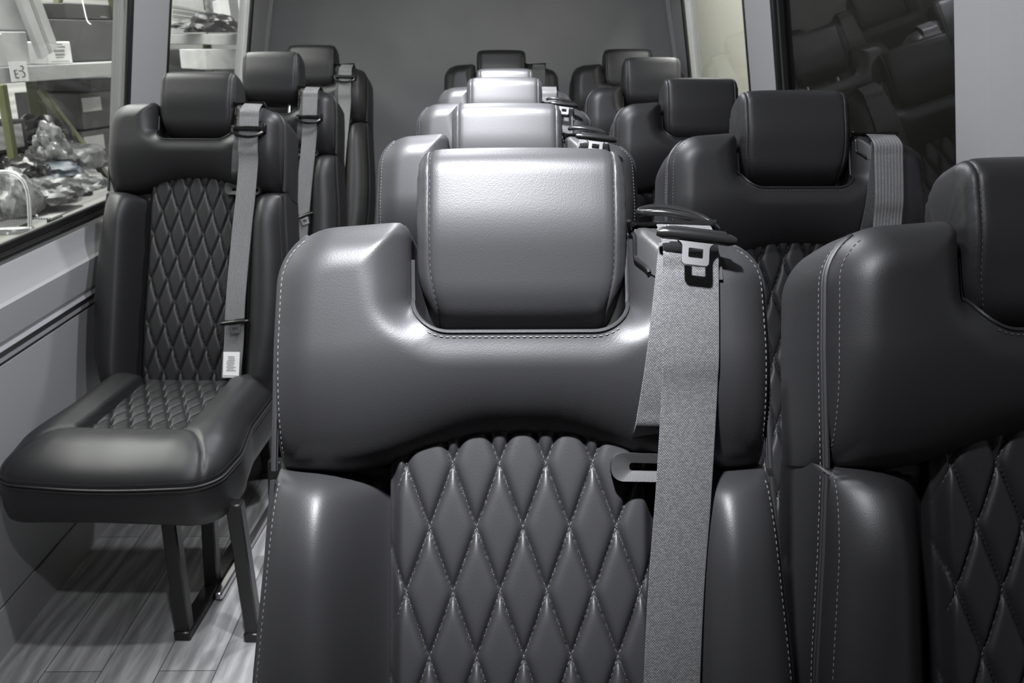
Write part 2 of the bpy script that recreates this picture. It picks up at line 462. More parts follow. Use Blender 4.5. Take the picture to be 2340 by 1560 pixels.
    xs = np.linspace(-.120, .120, 150)[:, None]; uu = np.linspace(0, 1, 330)[None, :]
    top = arch(xs)+.006; VV = -.035+(top+.035)*uu; XX = np.broadcast_to(xs, VV.shape).copy()
    mb = MB(); solid(mb, XX, VV, panel_n(XX, VV), back=-.05, cap=False); qp = mb.build('quilted_panel', LE, root, smooth=70)
    st = MB()
    for fam in (1, -1):
        for kk in range(-14, 15):
            v = np.linspace(-.02, .515, 400); x = WD*(kk-fam*(v-V0)/HD)
            ok = (np.abs(x) < .113) & (v < arch(x)-.001)
            if ok.sum() > 8: stitches(st, P3(x[ok], v[ok], panel_n(x[ok], v[ok])+.0009), .0054, .0036, .00055)
    st.build('stitching', M['thread_dark'], qp, smooth=False)
    # back panel
    mb = MB()
    q = round_poly([(-.13, -.03, .01), (.13, -.03, .01), (.13, .47, .01), (-.13, .47, .01)], True, 3); L = len(q)
    a = mb.add(P3(q[:, 0], q[:, 1], np.full(L, -.052)), []); b = mb.add(P3(q[:, 0], q[:, 1], np.full(L, -.128)), [])
    for i in range(L): mb.f.append((a+i, a+(i+1) % L, b+(i+1) % L, b+i))
    mb.f += [tuple(range(a, a+L)), tuple(range(b, b+L))[::-1]]
    mb.build('back_panel', M['plastic_matte'], root)
    # headrest
    hr = MB(); tilt = math.radians(3)
    prof = round_poly([(.598, .006, .045), (.690, .020, .15), (.768, .012, .030), (.763, -.074, .038), (.690, -.088, .1), (.606, -.084, .018)], True, 8)
    prof = resample(np.vstack([prof, prof[:1]]), 97)[:-1]
    vc, nc = .690, -.035
    xs = [(-.0955, .0), (-.0955, .45), (-.0950, .70), (-.0938, .84), (-.0915, .92), (-.0885, .965), (-.0855, .984), (-.0838, .985), (-.0829, .974), (-.0822, .985), (-.079, 1.003), (-.073, 1.012), (-.06, 1.019), (-.04, 1.025), (-.02, 1.028), (0, 1.029)]
    xs = [(x*.995, s) for x, s in xs]; xs = xs+[(-x, s) for x, s in xs[-2::-1]]; SEAM = .0829*.995
    rings = []
    for xi, (x, s) in enumerate(xs):
        v = vc+(prof[:, 0]-vc)*s; n = nc+(prof[:, 1]-nc)*(s if s < .9 else (1+(s-1)*1.6))
        tap = 1-.10*sstep(.66, .60, v)-.05*sstep(.755, .79, v)
        wr = np.zeros_like(v)
        if .083 < abs(x) < .096: wr = .0011*np.sin(v*900+7*np.sin(v*260)+x*300)*np.exp(-((v-.74)/.035)**2)+.0004*np.sin(v*1300+3*np.sin(v*311))
        sh = (v-.64)*math.tan(tilt)
        rings.append(np.stack([x*tap+wr*np.sign(x)*.4, v, n*(1+wr*6)+sh*.9], 1))
    vs = np.vstack(rings); m = len(prof); fs = []
    for i in range(len(rings)-1):
        for j in range(m): fs.append((i*m+j, i*m+(j+1) % m, (i+1)*m+(j+1) % m, (i+1)*m+j))
    hr.add(P3(vs[:, 0], vs[:, 1], vs[:, 2]), fs)
    ho = hr.build('headrest', LE, root, smooth=70)
    for sg in (-1, 1):
        xi = [i for i, (x, s) in enumerate(xs) if abs(x-sg*SEAM) < 1e-5][0]
        R = rings[xi].copy(); c = R.mean(0); R[:, 1:] = c[1:]+(R[:, 1:]-c[1:])*1.006
        R = np.vstack([R, R[:1]]); R[:, 0] -= sg*.0006
        seam(ho, M['thread'], P3(R[:, 0], R[:, 1], R[:, 2]), .0058, .0042, .00045)
    for sg in (-1, 1):
        MB().tube(P3([sg*.052]*2, [.55, .66], [-.045, -.040]), .006, 12).build('headrest_post', M['chrome'], root)
    # --- cushion
    out = round_poly([(-.212, .03, .03), (-.214, -.20, .2), (-.236, -.34, .2), (-.226, -.485, .075), (0, -.515, .8), (.226, -.485, .075), (.236, -.34, .2), (.214, -.20, .2), (.212, .03, .03)], True, 10)
    # build as rows (y) by columns: left boundary / right boundary as functions of y
    outp = resample(np.vstack([out, out[:1]]), 260)[:-1]
    outr = np.where(outp[:, 1] < -.40, .085, .055)
    k = np.ones(21)/21; outr = np.convolve(np.pad(outr, 10, 'wrap'), k, 'valid')
    fr = outp[np.argmin(outp[:, 1]), 1]
    NI = 110
    th = np.linspace(0, 1, NI)
    # left chain from rear to the front middle
    iL = [i for i in range(260)]
    left = resample(np.array([p for p in outp if p[0] <= 1e-6 and not (p[1] > .0299 and p[0] > -.2)]), NI)
    if left[0, 1] < left[-1, 1]: left = left[::-1]
    right = left*np.array([-1, 1])
    cc = tspace(120)[None, :]
    X = left[:, 0:1]*(1-cc)+right[:, 0:1]*cc; Y = left[:, 1:2]*(1-cc)+right[:, 1:2]*cc
    D, R = dist_poly(X, Y, np.vstack([left, right[::-1]]), np.r_[np.interp(left[:, 1], [-.5, -.42, -.36], [.095, .09, .055]), np.interp(right[::-1, 1], [-.5, -.42, -.36], [.095, .09, .055])])
    Z = .405+.055*ell(D/R)
    ax = np.abs(X)
    Z += .012*np.exp(-((ax-.165)/.04)**2)*sstep(-.42, -.30, Y)*sstep(0, .03, D)
    Z += .010*np.exp(-((Y+.40)/.06)**2)*sstep(.2, .12, ax)
    ins = sstep(.118, .104, ax)*sstep(-.335, -.318, Y); Z -= .026*ins
    for sg in (-1, 1):   # seam from the insert corner to the front corner
        sp = catmull([(.108*sg, -.325), (.150*sg, -.36), (.185*sg, -.42), (.205*sg, -.49)], 8)
        d = np.full(X.shape, 9.)
        for a, b in zip(sp[:-1], sp[1:]):
            e = b-a; t = np.clip(((X-a[0])*e[0]+(Y-a[1])*e[1])/(e@e), 0, 1); d = np.minimum(d, np.hypot(X-a[0]-t*e[0], Y-a[1]-t*e[1]))
        Z -= .005*np.exp(-(d/.004)**2)
        d2 = np.abs(ax-.110)+np.where(Y > -.325, 0, 9.); Z -= .004*np.exp(-(d2/.005)**2)
    mb = MB(); n, m = X.shape
    o = mb.add(np.stack([X, Y, Z], -1).reshape(-1, 3), grid_faces(n, m)); bd = border(n, m); prev = [o+i for i in bd]; L = len(bd)
    bx, by, bz = X.ravel()[bd], Y.ravel()[bd], Z.ravel()[bd]
    for q, g in ((.02, 1.0), (.3, 1.008), (.7, 1.006), (.93, .992), (1, .97)):
        ro = mb.add(np.stack([bx*g, (by+.22)*g-.22, bz+(.318-bz)*q+.012*np.cos(bx*9)*q*(by < -.3)], -1), []); cur = [ro+i for i in range(L)]
        for i in range(L): mb.f.append((prev[i], prev[(i+1) % L], cur[(i+1) % L], cur[i]))
        prev = cur
    mb.f.append(tuple(prev[::-1])); cu = mb.build('seat_cushion', LE, root, smooth=60)
    pp = MB()
    lp = np.vstack([left, right[::-1]]); rl = np.stack([lp[:, 0], lp[:, 1], np.full(len(lp), .405)], -1)
    rl = rl[5:-5]; ctr = np.array([0, -.22, 0])
    g = lambda s, dz: np.stack([rl[:, 0]*s, (rl[:, 1]+.22)*s-.22, rl[:, 2]+dz], -1)
    pp.tube(g(1.004, .0005), .0028, 6); pp.tube(g(1.005, -.006), .0028, 6)
    seam(cu, M['thread_dark'], g(1.0, .012)); seam(cu, M['thread_dark'], g(1.006, -.014))
    pp.build('piping', LE, cu)
    xs_ = np.linspace(-.112, .112, 110)[:, None]; ys_ = np.linspace(-.328, .03, 170)[None, :]
    XX, YY = np.broadcast_arrays(xs_, ys_)
    ZZ = .437+quilt(XX, YY, .043, .093, -.05, .010)+.010*sstep(-.26, -.33, YY)-.012*sstep(.100, .112, np.abs(XX))
    mb = MB(); n, m = XX.shape; o = mb.add(np.stack([XX, YY, ZZ], -1).reshape(-1, 3), grid_faces(n, m)); bd = border(n, m); L = len(bd)
    lo = mb.add([(XX.ravel()[i], YY.ravel()[i], .425) for i in bd], [])
    for i in range(L): mb.f.append((o+bd[i], o+bd[(i+1) % L], lo+(i+1) % L, lo+i))
    mb.build('quilted_insert', LE, cu, smooth=70)
    # --- base
    for lx, ly, tx, ty in ((.095, -.40, .098, -.41), (.095, -.22, .100, -.19), (.248, -.40, .238, -.41), (.252, -.215, .266, -.205)):
        MB().bar((lx, ly, .012), (tx, ty, .335), .032, .03, (0, 1, 0), .003).build('leg', M['black_metal'], root)
    for lx in (.095, .248):
        MB().bar((lx, -.42, .011), (lx, -.02, .011), .036, .022, bev=.003).build('floor_rail', M['black_metal'], root)
    MB().bar((.124, -.27, .014), (.124, .2, .014), .018, .02, bev=.004).build('floor_track', M['silver'], root)
    MB().box((0, -.22, .318), (.36, .46, .03), bev=.006).build('seat_pan', M['black_metal'], root)
    return root

def ribbon(mb, path, w=.048, th=.0013):
    """path rows (x, v, n)"""
    P = catmull(path, 10); Q = P3(P[:, 0], P[:, 1], P[:, 2]); n = len(Q)
    T = np.gradient(Q, axis=0); T /= np.linalg.norm(T, axis=1)[:, None]
    d = np.r_[0, np.cumsum(np.linalg.norm(np.diff(Q, axis=0), axis=1))]
    W = np.array([1., 0, 0])-T*T[:, :1]; W /= np.linalg.norm(W, axis=1)[:, None]
    Nn = np.cross(W, T)
    cs = [(-1, -.2), (-.97, .5), (-.5, .6), (0, .62), (.5, .6), (.97, .5), (1, -.2), (.97, -.5), (0, -.5), (-.97, -.5)]
    vs = []; uv = []
    for i in range(n):
        for a, b in cs:
            vs.append(Q[i]+W[i]*a*w/2-Nn[i]*b*th); uv.append((a*w/2+.5, d[i]))
    m = len(cs); fs = [(i*m+j, i*m+(j+1) % m, (i+1)*m+(j+1) % m, (i+1)*m+j) for i in range(n-1) for j in range(m)]
    fs += [tuple(range(m))[::-1], tuple((n-1)*m+j for j in range(m))]
    mb.add(vs, fs, uv)

def padn1(x, v): return float(pad_n(np.array([x]), np.array([v]))[0])
# front strap, from behind the shoulder down to the cushion
BELT = [(.143, .635, -.115), (.143, .682, -.075), (.144, .697, -.03), (.1445, .699, .008)]+[(.1445-(.69-v)*.014, v, padn1(.1445, min(v, .664))+.0045+(.002 if v > .66 else 0)) for v in (.672, .65, .63, .60, .57, .54)]+[(.137, .46, .034), (.130, .38, .031), (.125, .30, .030), (.120, .2, .030), (.118, .10, .026), (.114, .045, .022), (.112, .012, .018)]
BELT2 = [(.141, .672, padn1(.141, .664)+.003)]+[(.141-(.672-v)*.13, v, padn1(.13, v)+.0022) for v in (.65, .625, .60, .575, .55, .53, .515)]+[(.1185, .500, -.004), (.117, .492, -.010), (.116, .486, -.016), (.115, .478, -.024)]
def build_belt(root, rib=False):
    mb = MB(); ribbon(mb, BELT); b = mb.build('seat_belt', M['webbing_rib' if rib else 'webbing'], root, smooth=50)
    mb = MB(); ribbon(mb, BELT2, .047); mb.build('belt_strap', M['webbing'], root, smooth=50)
    # plate the belt runs over
    q = round_poly([(.097, .706, .006), (.101, .662, .02), (.110, .648, .012), (.172, .640, .012), (.176, .70, .006)], True, 6)
    uu = np.linspace(0, 1, 26)[:, None]; tt = np.linspace(0, 1, 34)[None, :]
    xl = .1005+.010*sstep(.35, .0, tt)-.006*sstep(.7, 1, tt); X = xl+(.172-xl)*uu+0*tt; V = .642+.056*tt+0*uu
    V = V+.008*(1-tt)*np.clip(1-uu*6, 0, 1)
    n0 = pad_n(X, V)+.0025
    mb = MB(); n, m = X.shape; o = mb.add(P3(X, V, n0).reshape(-1, 3), grid_faces(n, m)); bd = border(n, m); L = len(bd)
    lo = mb.add(P3(X.ravel()[bd], V.ravel()[bd], n0.ravel()[bd]-.006), [])
    for i in range(L): mb.f.append((o+bd[i], o+bd[(i+1) % L], lo+(i+1) % L, lo+i))
    g = mb.build('belt_guide', M['plastic_matte'], root, smooth=50)
    ed = np.array([(X[0, j], V[0, j], n0[0, j]+.0008) for j in range(m)]); MB().tube(P3(ed[:, 0], ed[:, 1], ed[:, 2]), .0022, 8).build('guide_rim', M['plastic'], g)
    # slot in the crease
    mb = MB(); q = round_poly([(.077, .468, .0105), (.165, .466, .0105), (.165, .490, .0105), (.079, .493, .0105)], True, 8)
    h = round_poly([(.094, .477, .003), (.160, .475, .003), (.160, .482, .003), (.094, .484, .003)], True, 8); L = len(q)
    nf = .012; a = mb.add(P3(q[:, 0], q[:, 1], np.full(L, nf)), []); c = mb.add(P3(h[:, 0], h[:, 1], np.full(L, nf-.003)), [])
    b = mb.add(P3(q[:, 0], q[:, 1], np.full(L, nf-.014)), []); d = mb.add(P3(h[:, 0], h[:, 1], np.full(L, nf-.014)), [])
    for i in range(L):
        j = (i+1) % L; mb.f += [(a+i, a+j, c+j, c+i), (a+i, b+i, b+j, a+j), (c+i, c+j, d+j, d+i)]
    mb.build('belt_slot', M['plastic_matte'], root, smooth=40)

def frameM(x, v, n, rx=0, ry=0, rz=0):
    """matrix of a small fitting on the back: local x = across, y = away from the viewer, z = up the back"""
    R = Matrix.Rotation(-ALPHA, 4, 'X') @ Matrix.Rotation(rz, 4, 'Z') @ Matrix.Rotation(ry, 4, 'Y') @ Matrix.Rotation(rx, 4, 'X')
    return Matrix.Translation(Vector(P3(x, v, n))) @ R
def tongue_meshes():
    a = MB(); pts = []
    L = .034
    path = [(x, -.002*math.cos(x/L*1.4), 0) for x in np.linspace(-L, L, 13)]
    rr = [.0030 if abs(p[0]) > .0335 else (.0052 if abs(p[0]) < .032 else .0044) for p in path]
    a.tube(path, rr, 10)
    a.box((0, -.0005, .004), (.052, .004, .008), bev=.0015)
    b = MB()
    outer = round_poly([(-.019, -.002, .002), (-.0115, -.009, .003), (-.0115, -.027, .003), (.0115, -.027, .003), (.0115, -.009, .003), (.019, -.002, .002)], True, 4)
    inner = round_poly([(-.0062, -.0115, .001), (-.0062, -.0205, .001), (.0062, -.0205, .001), (.0062, -.0115, .001)], True, 4)
    n = min(len(outer), 30)
    oo = resample(np.vstack([outer, outer[:1]]), 49)[:-1]; cen = np.array([0, -.016])
    # match the inner loop by angle
    ii = []
    ip = np.vstack([inner, inner[:1]])
    for p in oo:
        d = p-cen; best = None
        for u, w in zip(ip[:-1], ip[1:]):
            e = w-u; den = d[0]*e[1]-d[1]*e[0]
            if abs(den) < 1e-12: continue
            t = ((u-cen)[0]*e[1]-(u-cen)[1]*e[0])/den; s = ((u-cen)[0]*d[1]-(u-cen)[1]*d[0])/den
            if t > 0 and -1e-6 <= s <= 1+1e-6: best = cen+d*t
        ii.append(best if best is not None else cen+d*.3)
    ii = np.array(ii); L4 = len(oo); th = .0016
    idx = [b.add([(p[0], y, p[1]) for p in loop], []) for loop, y in ((oo, -th), (ii, -th), (oo, th), (ii, th))]
    for i in range(L4):
        j = (i+1) % L4; A, Bq, C_, Dq = idx
        b.f += [(A+i, A+j, Bq+j, Bq+i), (C_+j, C_+i, Dq+i, Dq+j), (A+j, A+i, C_+i, C_+j), (Bq+i, Bq+j, Dq+j, Dq+i)]
    return a, b
def add_tongue(belt, x, v, n, rx=0, ry=0, rz=0, dark=False):
    a, b = tongue_meshes(); mt = frameM(x, v, n, rx, ry, rz)
    o = a.build('belt_tongue', M['plastic'], belt); o.matrix_local = mt
    p = b.build('tongue_plate', M['black_metal' if dark else 'steel'], o)
    return o
def add_loop(root, x, v, n, ry=0, rx=0, sx=.036, sy=.024, r=.0031):
    mb = MB(); th = np.linspace(0, 2*PI, 49)[:-1]
    e = lambda c: np.sign(c)*np.abs(c)**.75
    mb.tube([(sx*e(math.cos(t)), sy*e(math.sin(t)), .007*(1-(math.cos(t))**2)) for t in th], r, 10, closed=True)
    o = mb.build('belt_loop', M['plastic'], root); o.matrix_local = frameM(x, v, n, rx, ry); return o
def add_clip(root, x, v, n, ry=0):
    mb = MB()
    mb.box((0, -.004, .010), (.074, .007, .011), bev=.002)
    mb.tube([(.038*math.cos(t), -.005-.005*abs(math.sin(t)), .006+.019*math.sin(t)) for t in np.linspace(PI, 2*PI, 15)], .0038, 8)
    mb.box((.039, -.001, .011), (.009, .018, .022), bev=.002); mb.box((-.038, -.001, .007), (.008, .014, .018), bev=.002)
    o = mb.build('belt_clip', M['plastic'], root); o.matrix_local = frameM(x, v, n, 0, ry); return o

seatA = build_seat('', 'black leather passenger seats')
def kids(o): return [c for c in bpy.data.objects if c.parent == o]
def copy_tree(o, parent=None):
    c = o.copy(); COL.objects.link(c)
    if parent: c.parent = parent
    for k in list(o.children): copy_tree(k, c)
    return c
build_belt(seatA)
rows = [.585, 1.386, 2.174, 2.958, 3.70]
XC, XR, XL = .020, .508, -.765
G = 'black leather passenger seats'
spec = [  # column, row, label, headrest lift, tongue/fitting style
 ('C', 0, 'black leather seat nearest the camera in the middle column, large headrest bright on top', .003, 'top'),
 ('C', 1, 'black leather seat directly behind the nearest middle seat, its headrest shining pale', -.011, 'top'),
 ('C', 2, 'third black leather seat from the front in the middle column, only its top showing', .0, 'top'),
 ('C', 3, 'fourth black leather seat from the front in the middle column, just a sliver of headrest', -.004, 'none'),
 ('C', 4, 'rearmost black leather seat of the middle column, dim headrest against the grey rear wall', -.008, 'none'),
 ('R', 0, 'black leather seat cut off by the right edge, stitched side panel towards the middle', -.006, 'none'),
 ('R', 1, 'second black leather seat from the front on the right, grey ribbed belt on its shoulder', .011, 'rib'),
 ('R', 2, 'third black leather seat from the front in the right-hand column', -.002, 'none'),
 ('R', 3, 'fourth black leather seat in the right-hand column, headrest raised clear of its back', .034, 'none'),
 ('R', 4, 'rearmost black leather seat of the right-hand column, beside the grey rear wall', -.004, 'none'),
 ('L', 2, 'single black leather seat under the left window, whole cushion and white belt tag showing', .015, 'L1'),
 ('L', 3, 'middle single black leather seat of the left window row, headrest raised on chrome posts', .053, 'L2'),
 ('L', 4, 'rearmost single black leather seat of the left window row, by the grey rear wall', .012, 'L3')]
first = True
for col, r, label, lift, style in spec:
    s = seatA if first else copy_tree(base_seat)
    if first:
        base_seat = copy_tree(seatA)
    s['label'] = label; s['group'] = G
    s.location = ({'C': XC, 'R': XR, 'L': XL}[col], rows[r], 0)
    if col == 'R' and r == 0: s.location.x = .514
    if col == 'C' and r in (1, 2): s.location.x -= .006
    if col == 'L': s.rotation_euler.z = math.radians(-3)
    if r == 4: s.scale = (1.045,)*3; s.location.x += {'C': -.01, 'R': .016, 'L': -.007}[col]
    ch = {}
    for c in s.children: ch.setdefault(c.name.split('.')[0], []).append(c)
    for c in ch['headrest']+ch['headrest_post']: c.location = (0, SA*lift, CA*lift)
    if col != 'L':
        for c in ch['leg']+ch['floor_rail']+ch['floor_track']: c.location.x = -.055
    belt = ch['seat_belt'][0]
    if style == 'top':
        add_loop(s, .142, .702, .004, ry=math.radians(12), rx=math.radians(22), sy=.015)
        add_tongue(belt, .147, .677, .0575, rx=math.radians(-16), ry=math.radians(7))
    if style == 'rib':
        belt.data = belt.data.copy(); belt.data.materials[0] = M['webbing_rib']
    if style[0] == 'L':
        belt.data = belt.data.copy(); belt.data.materials[0] = M['webbing_rib']
        cv, tv = {'L1': (.612, .148), 'L2': (.575, .262), 'L3': (.625, .15)}[style]
        f = lambda v: (np.interp(v, [.0, .1, .2, .3, .5, .7], [.112, .118, .125, .131, .142, .1445]))
        add_clip(belt, f(cv), cv, padn1(f(cv), cv)+.006, math.radians(2))
        add_tongue(belt, f(tv), tv, .036, ry=math.radians(-8 if style != 'L2' else -25), rz=math.radians(8), dark=False)
        if style == 'L1':
            mb = MB(); mb.box((0, 0, 0), (.040, .0016, .062), bev=.0004)
            lb = mb.build('belt_label', M['label'], belt); lb['label'] = 'white sewn care label'; lb.matrix_local = frameM(.1135, .046, .0255)
            ik = MB()
            for i in range(9): ik.box((random.uniform(-.002, .002), -.0012, .02-i*.0042), (.024*random.uniform(.6, 1), .0006, .0014))
            ik.box((0, -.0012, -.0265), (.036, .0006, .0012))
            ik.build('label_print', M['ink_grey'], lb, smooth=False)
    first = False
def kill(o):
    for c in list(o.children): kill(c)
    bpy.data.objects.remove(o)
kill(base_seat)

# ------------------------------------------------------------------ van shell
Y0, Y1, ZC = -1.3, 4.23, 1.92
LEAN = math.tan(math.radians(9.2)); SILL = .80
XLs, XRs = -1.062, .822         # glass plane at the sill
def gx(side, z): return (XLs+(z-SILL)*LEAN) if side < 0 else (XRs-(z-SILL)*LEAN)
def slab(pts, name, m, par=None, smooth=False):
    mb = MB(); mb.add(pts, [(0, 1, 2, 3), (7, 6, 5, 4), (0, 4, 5, 1), (1, 5, 6, 2), (2, 6, 7, 3), (3, 7, 4, 0)]); return mb.build(name, m, par, smooth=smooth)
def wall_piece(side, ya, yb, za, zb, name, m, off=0., th=.05, par=None):
    """piece of side wall following its lean; off > 0 is towards the inside"""
    s = -side
    f = lambda y, z, t: (gx(side, z)+s*(off-t), y, z)
    return slab([f(ya, za, 0), f(yb, za, 0), f(yb, zb, 0), f(ya, zb, 0), f(ya, za, th), f(yb, za, th), f(yb, zb, th), f(ya, zb, th)], name, m, par)
struct(MB().box((-.12, (Y0+Y1)/2, -.02), (2.0, Y1-Y0, .04)).build('floor', M['wood'], smooth=False))
struct(MB().box((-.12, (Y0+Y1)/2, ZC+.02), (1.66, Y1-Y0, .04)).build('ceiling', M['ceiling'], smooth=False))
def end_wall(name, y, m):
    pts = [(XLs-.04, 0), (XRs+.04, 0), (XRs+.04, SILL), (gx(1, ZC)+.04, ZC), (gx(-1, ZC)-.04, ZC), (XLs-.04, SILL)]
    return struct(MB().prism(pts, .06, c=(0, y, 0)).build(name, m, smooth=False))
end_wall('wall_back', Y1+.03, M['rear']); end_wall('wall_front', Y0-.03, M['ceiling'])
# lower side walls: a profile run along the van
prof = [(.0, 0.0), (.0, .100), (-.006, .101), (-.006, .107), (.0, .108), (.008, .592), (.002, .594), (.002, .601), (.014, .603), (.016, .630), (.030, .634), (.022, .640), (.028, .652), (.036, .722), (.030, .728), (-.004, .785), (-.010, .792), (-.014, .812)]
for side, nm in ((-1, 'wall_left'), (1, 'wall_right')):
    mb = MB(); x0 = XLs+.012 if side < 0 else XRs-.012
    inn = [(x0-side*a, z) for a, z in prof]; outp_ = [(x0+side*.05, .812), (x0+side*.05, 0)]
    loop = inn+outp_; n = len(loop)
    a = mb.add([(x, Y0, z) for x, z in loop], []); b = mb.add([(x, Y1, z) for x, z in loop], [])
    for i in range(n): mb.f.append((a+i, a+(i+1) % n, b+(i+1) % n, b+i))
    mb.f += [tuple(range(a, a+n)), tuple(range(b, b+n))[::-1]]
    w = struct(mb.build(nm, M['wall'], smooth=False))
    p1a, p1b = 2.66, 2.955
    yr = 3.93
    fy = Y0 if side < 0 else 1.60
    # pillars / header
    struct(wall_piece(side, p1a, p1b, .812, ZC, 'trim_1' if side < 0 else 'trim_2', M['wall'], off=.006))
    struct(wall_piece(side, yr, Y1, .812, ZC, 'trim_3' if side < 0 else 'trim_4', M['wall'], off=.004))
    struct(wall_piece(side, Y0, Y1, 1.72, ZC, 'trim_5' if side < 0 else 'trim_6', M['wall'], off=.002))
    if side > 0:
        mb = MB(); f = lambda y, z, o: (gx(1, z)-o, y, z)
        pr = [(1.604, -.06), (1.604, .006), (1.475, .012), (1.30, -.022), (Y0, -.022), (Y0, -.06)]
        lo = mb.add([f(y, .80, o) for y, o in pr], []); hi = mb.add([f(y, ZC, o) for y, o in pr], []); n = len(pr)
        for i in range(n): mb.f.append((lo+i, lo+(i+1) % n, hi+(i+1) % n, hi+i))
        mb.f += [tuple(range(lo, lo+n)), tuple(range(hi, hi+n))[::-1]]
        struct(mb.build('trim_7', M['wall'], smooth=False))
    # windows: glass with rubber gasket
    for k, (ya, yb) in enumerate(((fy+.0, p1a), (p1b, yr))):
        idn = (1 if side < 0 else 3)+k
        gm = M['glass_dark'] if (side > 0 and k == 0) else M['glass']
        win = struct(wall_piece(side, ya, yb, .815, 1.72, 'window_%d' % idn, gm, off=-.012, th=.004))
        gk = MB()
        X = lambda z, o: gx(side, z)-side*o
        def strip(ya, za, yb, zb, w, o, h=.012):
            gk.bar((X(za, o), ya, za), (X(zb, o), yb, zb), h if abs(zb-za) > .1 else h, w, up=(0, 1, 0) if abs(zb-za) > .1 else (0, 0, 1), bev=.003)
        strip(ya, .822, yb, .822, .020, .004); strip(ya, .804, yb, .804, .012, .010, .016)
        strip(yb-.012, .81, yb-.012, 1.72, .026, .006)
        strip(ya+.008, .81, ya+.008, 1.72, .012, .004) if not (side > 0 and k == 0) else None
        gk.build('window_gasket', M['gasket'], win)
    # slanting corner trim on the rear wall
    c = MB(); zb, zt = .95, ZC
    c.bar((gx(side, zb)-side*-.0+side*-.0, Y1-.02, zb), (gx(side, zt)-side*.03, Y1-.02, zt), .02, .028, up=(0, 1, 0), bev=.004)
    struct(c.build('trim_8' if side < 0 else 'trim_9', M['trim']))
# ceiling lamps
lamp_y = [.40, 1.35, 2.15, 2.9]
for i, y in enumerate(lamp_y):
    mb = MB(); mb.tube([(-.1, y, ZC), (-.1, y, ZC-.012)], .055, 24)
    e = empty('ceiling_lamp', (-.1, y, ZC), 'round recessed lamp in the grey ceiling above the seats', 'lamp', 'ceiling lamps')
    MB().tube([(0, 0, 0), (0, 0, -.010)], .05, 24).build('housing', M['plastic'], e)
    MB().tube([(0, 0, -.010), (0, 0, -.012)], .036, 24).build('lens', M['lamp'], e)
    l = bpy.data.lights.new('lamp_light', 'AREA'); l.shape = 'DISK'; l.size = .07; l.energy = 11; l.spread = math.radians(178); l.color = (.935, .945, 1)
    lo = bpy.data.objects.new('lamp_light', l); COL.objects.link(lo); lo.location = (-.1, y, ZC-.016)
    l2 = bpy.data.lights.new('added_beam', 'SPOT'); l2.spot_size = math.radians(46); l2.spot_blend = 1; l2.shadow_soft_size = .03; l2.energy = 350; l2.color = (.935, .945, 1)  # narrow second beam, added to brighten only the middle seats
    lo = bpy.data.objects.new('added_beam', l2); COL.objects.link(lo); lo.location = (-.1, y, ZC-.02); lo.rotation_euler = (math.radians(30 if i == 0 else 21), math.radians(-5), 0)

# ------------------------------------------------------------------ warehouse beyond the left windows
rk = lambda px: 2.598/((1140-px)/F+.195)            # depth of the near rack's front
rk2 = lambda px: 5.7-(px-370)/190*.7                 # depth of the far rack's front
DECK = 1.135; bz = .64
def obox(name, m, x0, y0, x1, y1, rkf=rk, off=0., depth=.3, zb=None, label=None, cat=None, group=None, bev=.004, parent=None, tilt=0.):
    a, b = at(x0, y1, rkf(x0)+off), at(x1, y1, rkf(x1)+off)
    zt = (at(x0, y0, rkf(x0)+off).z+at(x1, y0, rkf(x1)+off).z)/2; z0 = (a.z+b.z)/2 if zb is None else zb
    d = Vector((b.x-a.x, b.y-a.y, 0)); L = d.length; d.normalize(); n = Vector((-d.y, d.x, 0))
    if n.x > 0 and abs(n.x) > abs(n.y): n = -n
    elif n.y < 0 and abs(n.y) >= abs(n.x): n = -n
    R = Matrix((d, n, Vector((0, 0, 1)))).transposed()
    if tilt: R = R @ Matrix.Rotation(tilt, 3, 'Y')
    c = Vector(((a.x+b.x)/2, (a.y+b.y)/2, (z0+zt)/2))+n*depth/2
    o = MB().box((0, 0, 0), (L, depth, abs(zt-z0)), R, bev).build(name, m, parent, smooth=False); o.location = c
    o['_'] = 0; del o['_']
    if label: tag(o, label, cat, group)
    return o, c, R, (L, depth, abs(zt-z0))
def on_face(par, R, dims, name, m, cx, cz, w, h, t=.0015, parent=True):
    """flat sheet stuck on the front face of a box; cx, cz in -0.5..0.5 of the face"""
    mb = MB(); p = R @ Vector((cx*dims[0], -dims[1]/2-t/2, cz*dims[2])); mb.box(p, (w*dims[0], t, h*dims[2]), R)
    return mb.build(name, m, par, smooth=False)
def blob(name, m, px, py, zc, w, h, d, seed, label, cat, group=None, lump=.35):
    import bmesh
    bm = bmesh.new(); bmesh.ops.create_icosphere(bm, subdivisions=4, radius=1); r = np.random.RandomState(seed)
    ks = r.randn(14, 3)*np.r_[np.full(5, 1.6), np.full(5, 3.4), np.full(4, 7.)][:, None]; ph = r.rand(14)*6.28; am = (.4+r.rand(14))/np.linalg.norm(ks, axis=1)*1.1
    for v in bm.verts:
        p = np.array(v.co); g = .55+lump*float(np.sum(am*np.abs(np.sin(ks@p*1.6+ph))))*1.1
        v.co = Vector((p[0]*w*.44*g, p[1]*d*.42*g, max(p[2]*g, -.4)*h/2))
    me = bpy.data.meshes.new(name); bm.to_mesh(me); bm.free(); me.materials.append(m)
    me.polygons.foreach_set('use_smooth', [True]*len(me.polygons)); me.set_sharp_from_angle(angle=math.radians(28))
    o = bpy.data.objects.new(name, me); COL.objects.link(o); o.location = at(px, py, zc); tag(o, label, cat, group); return o

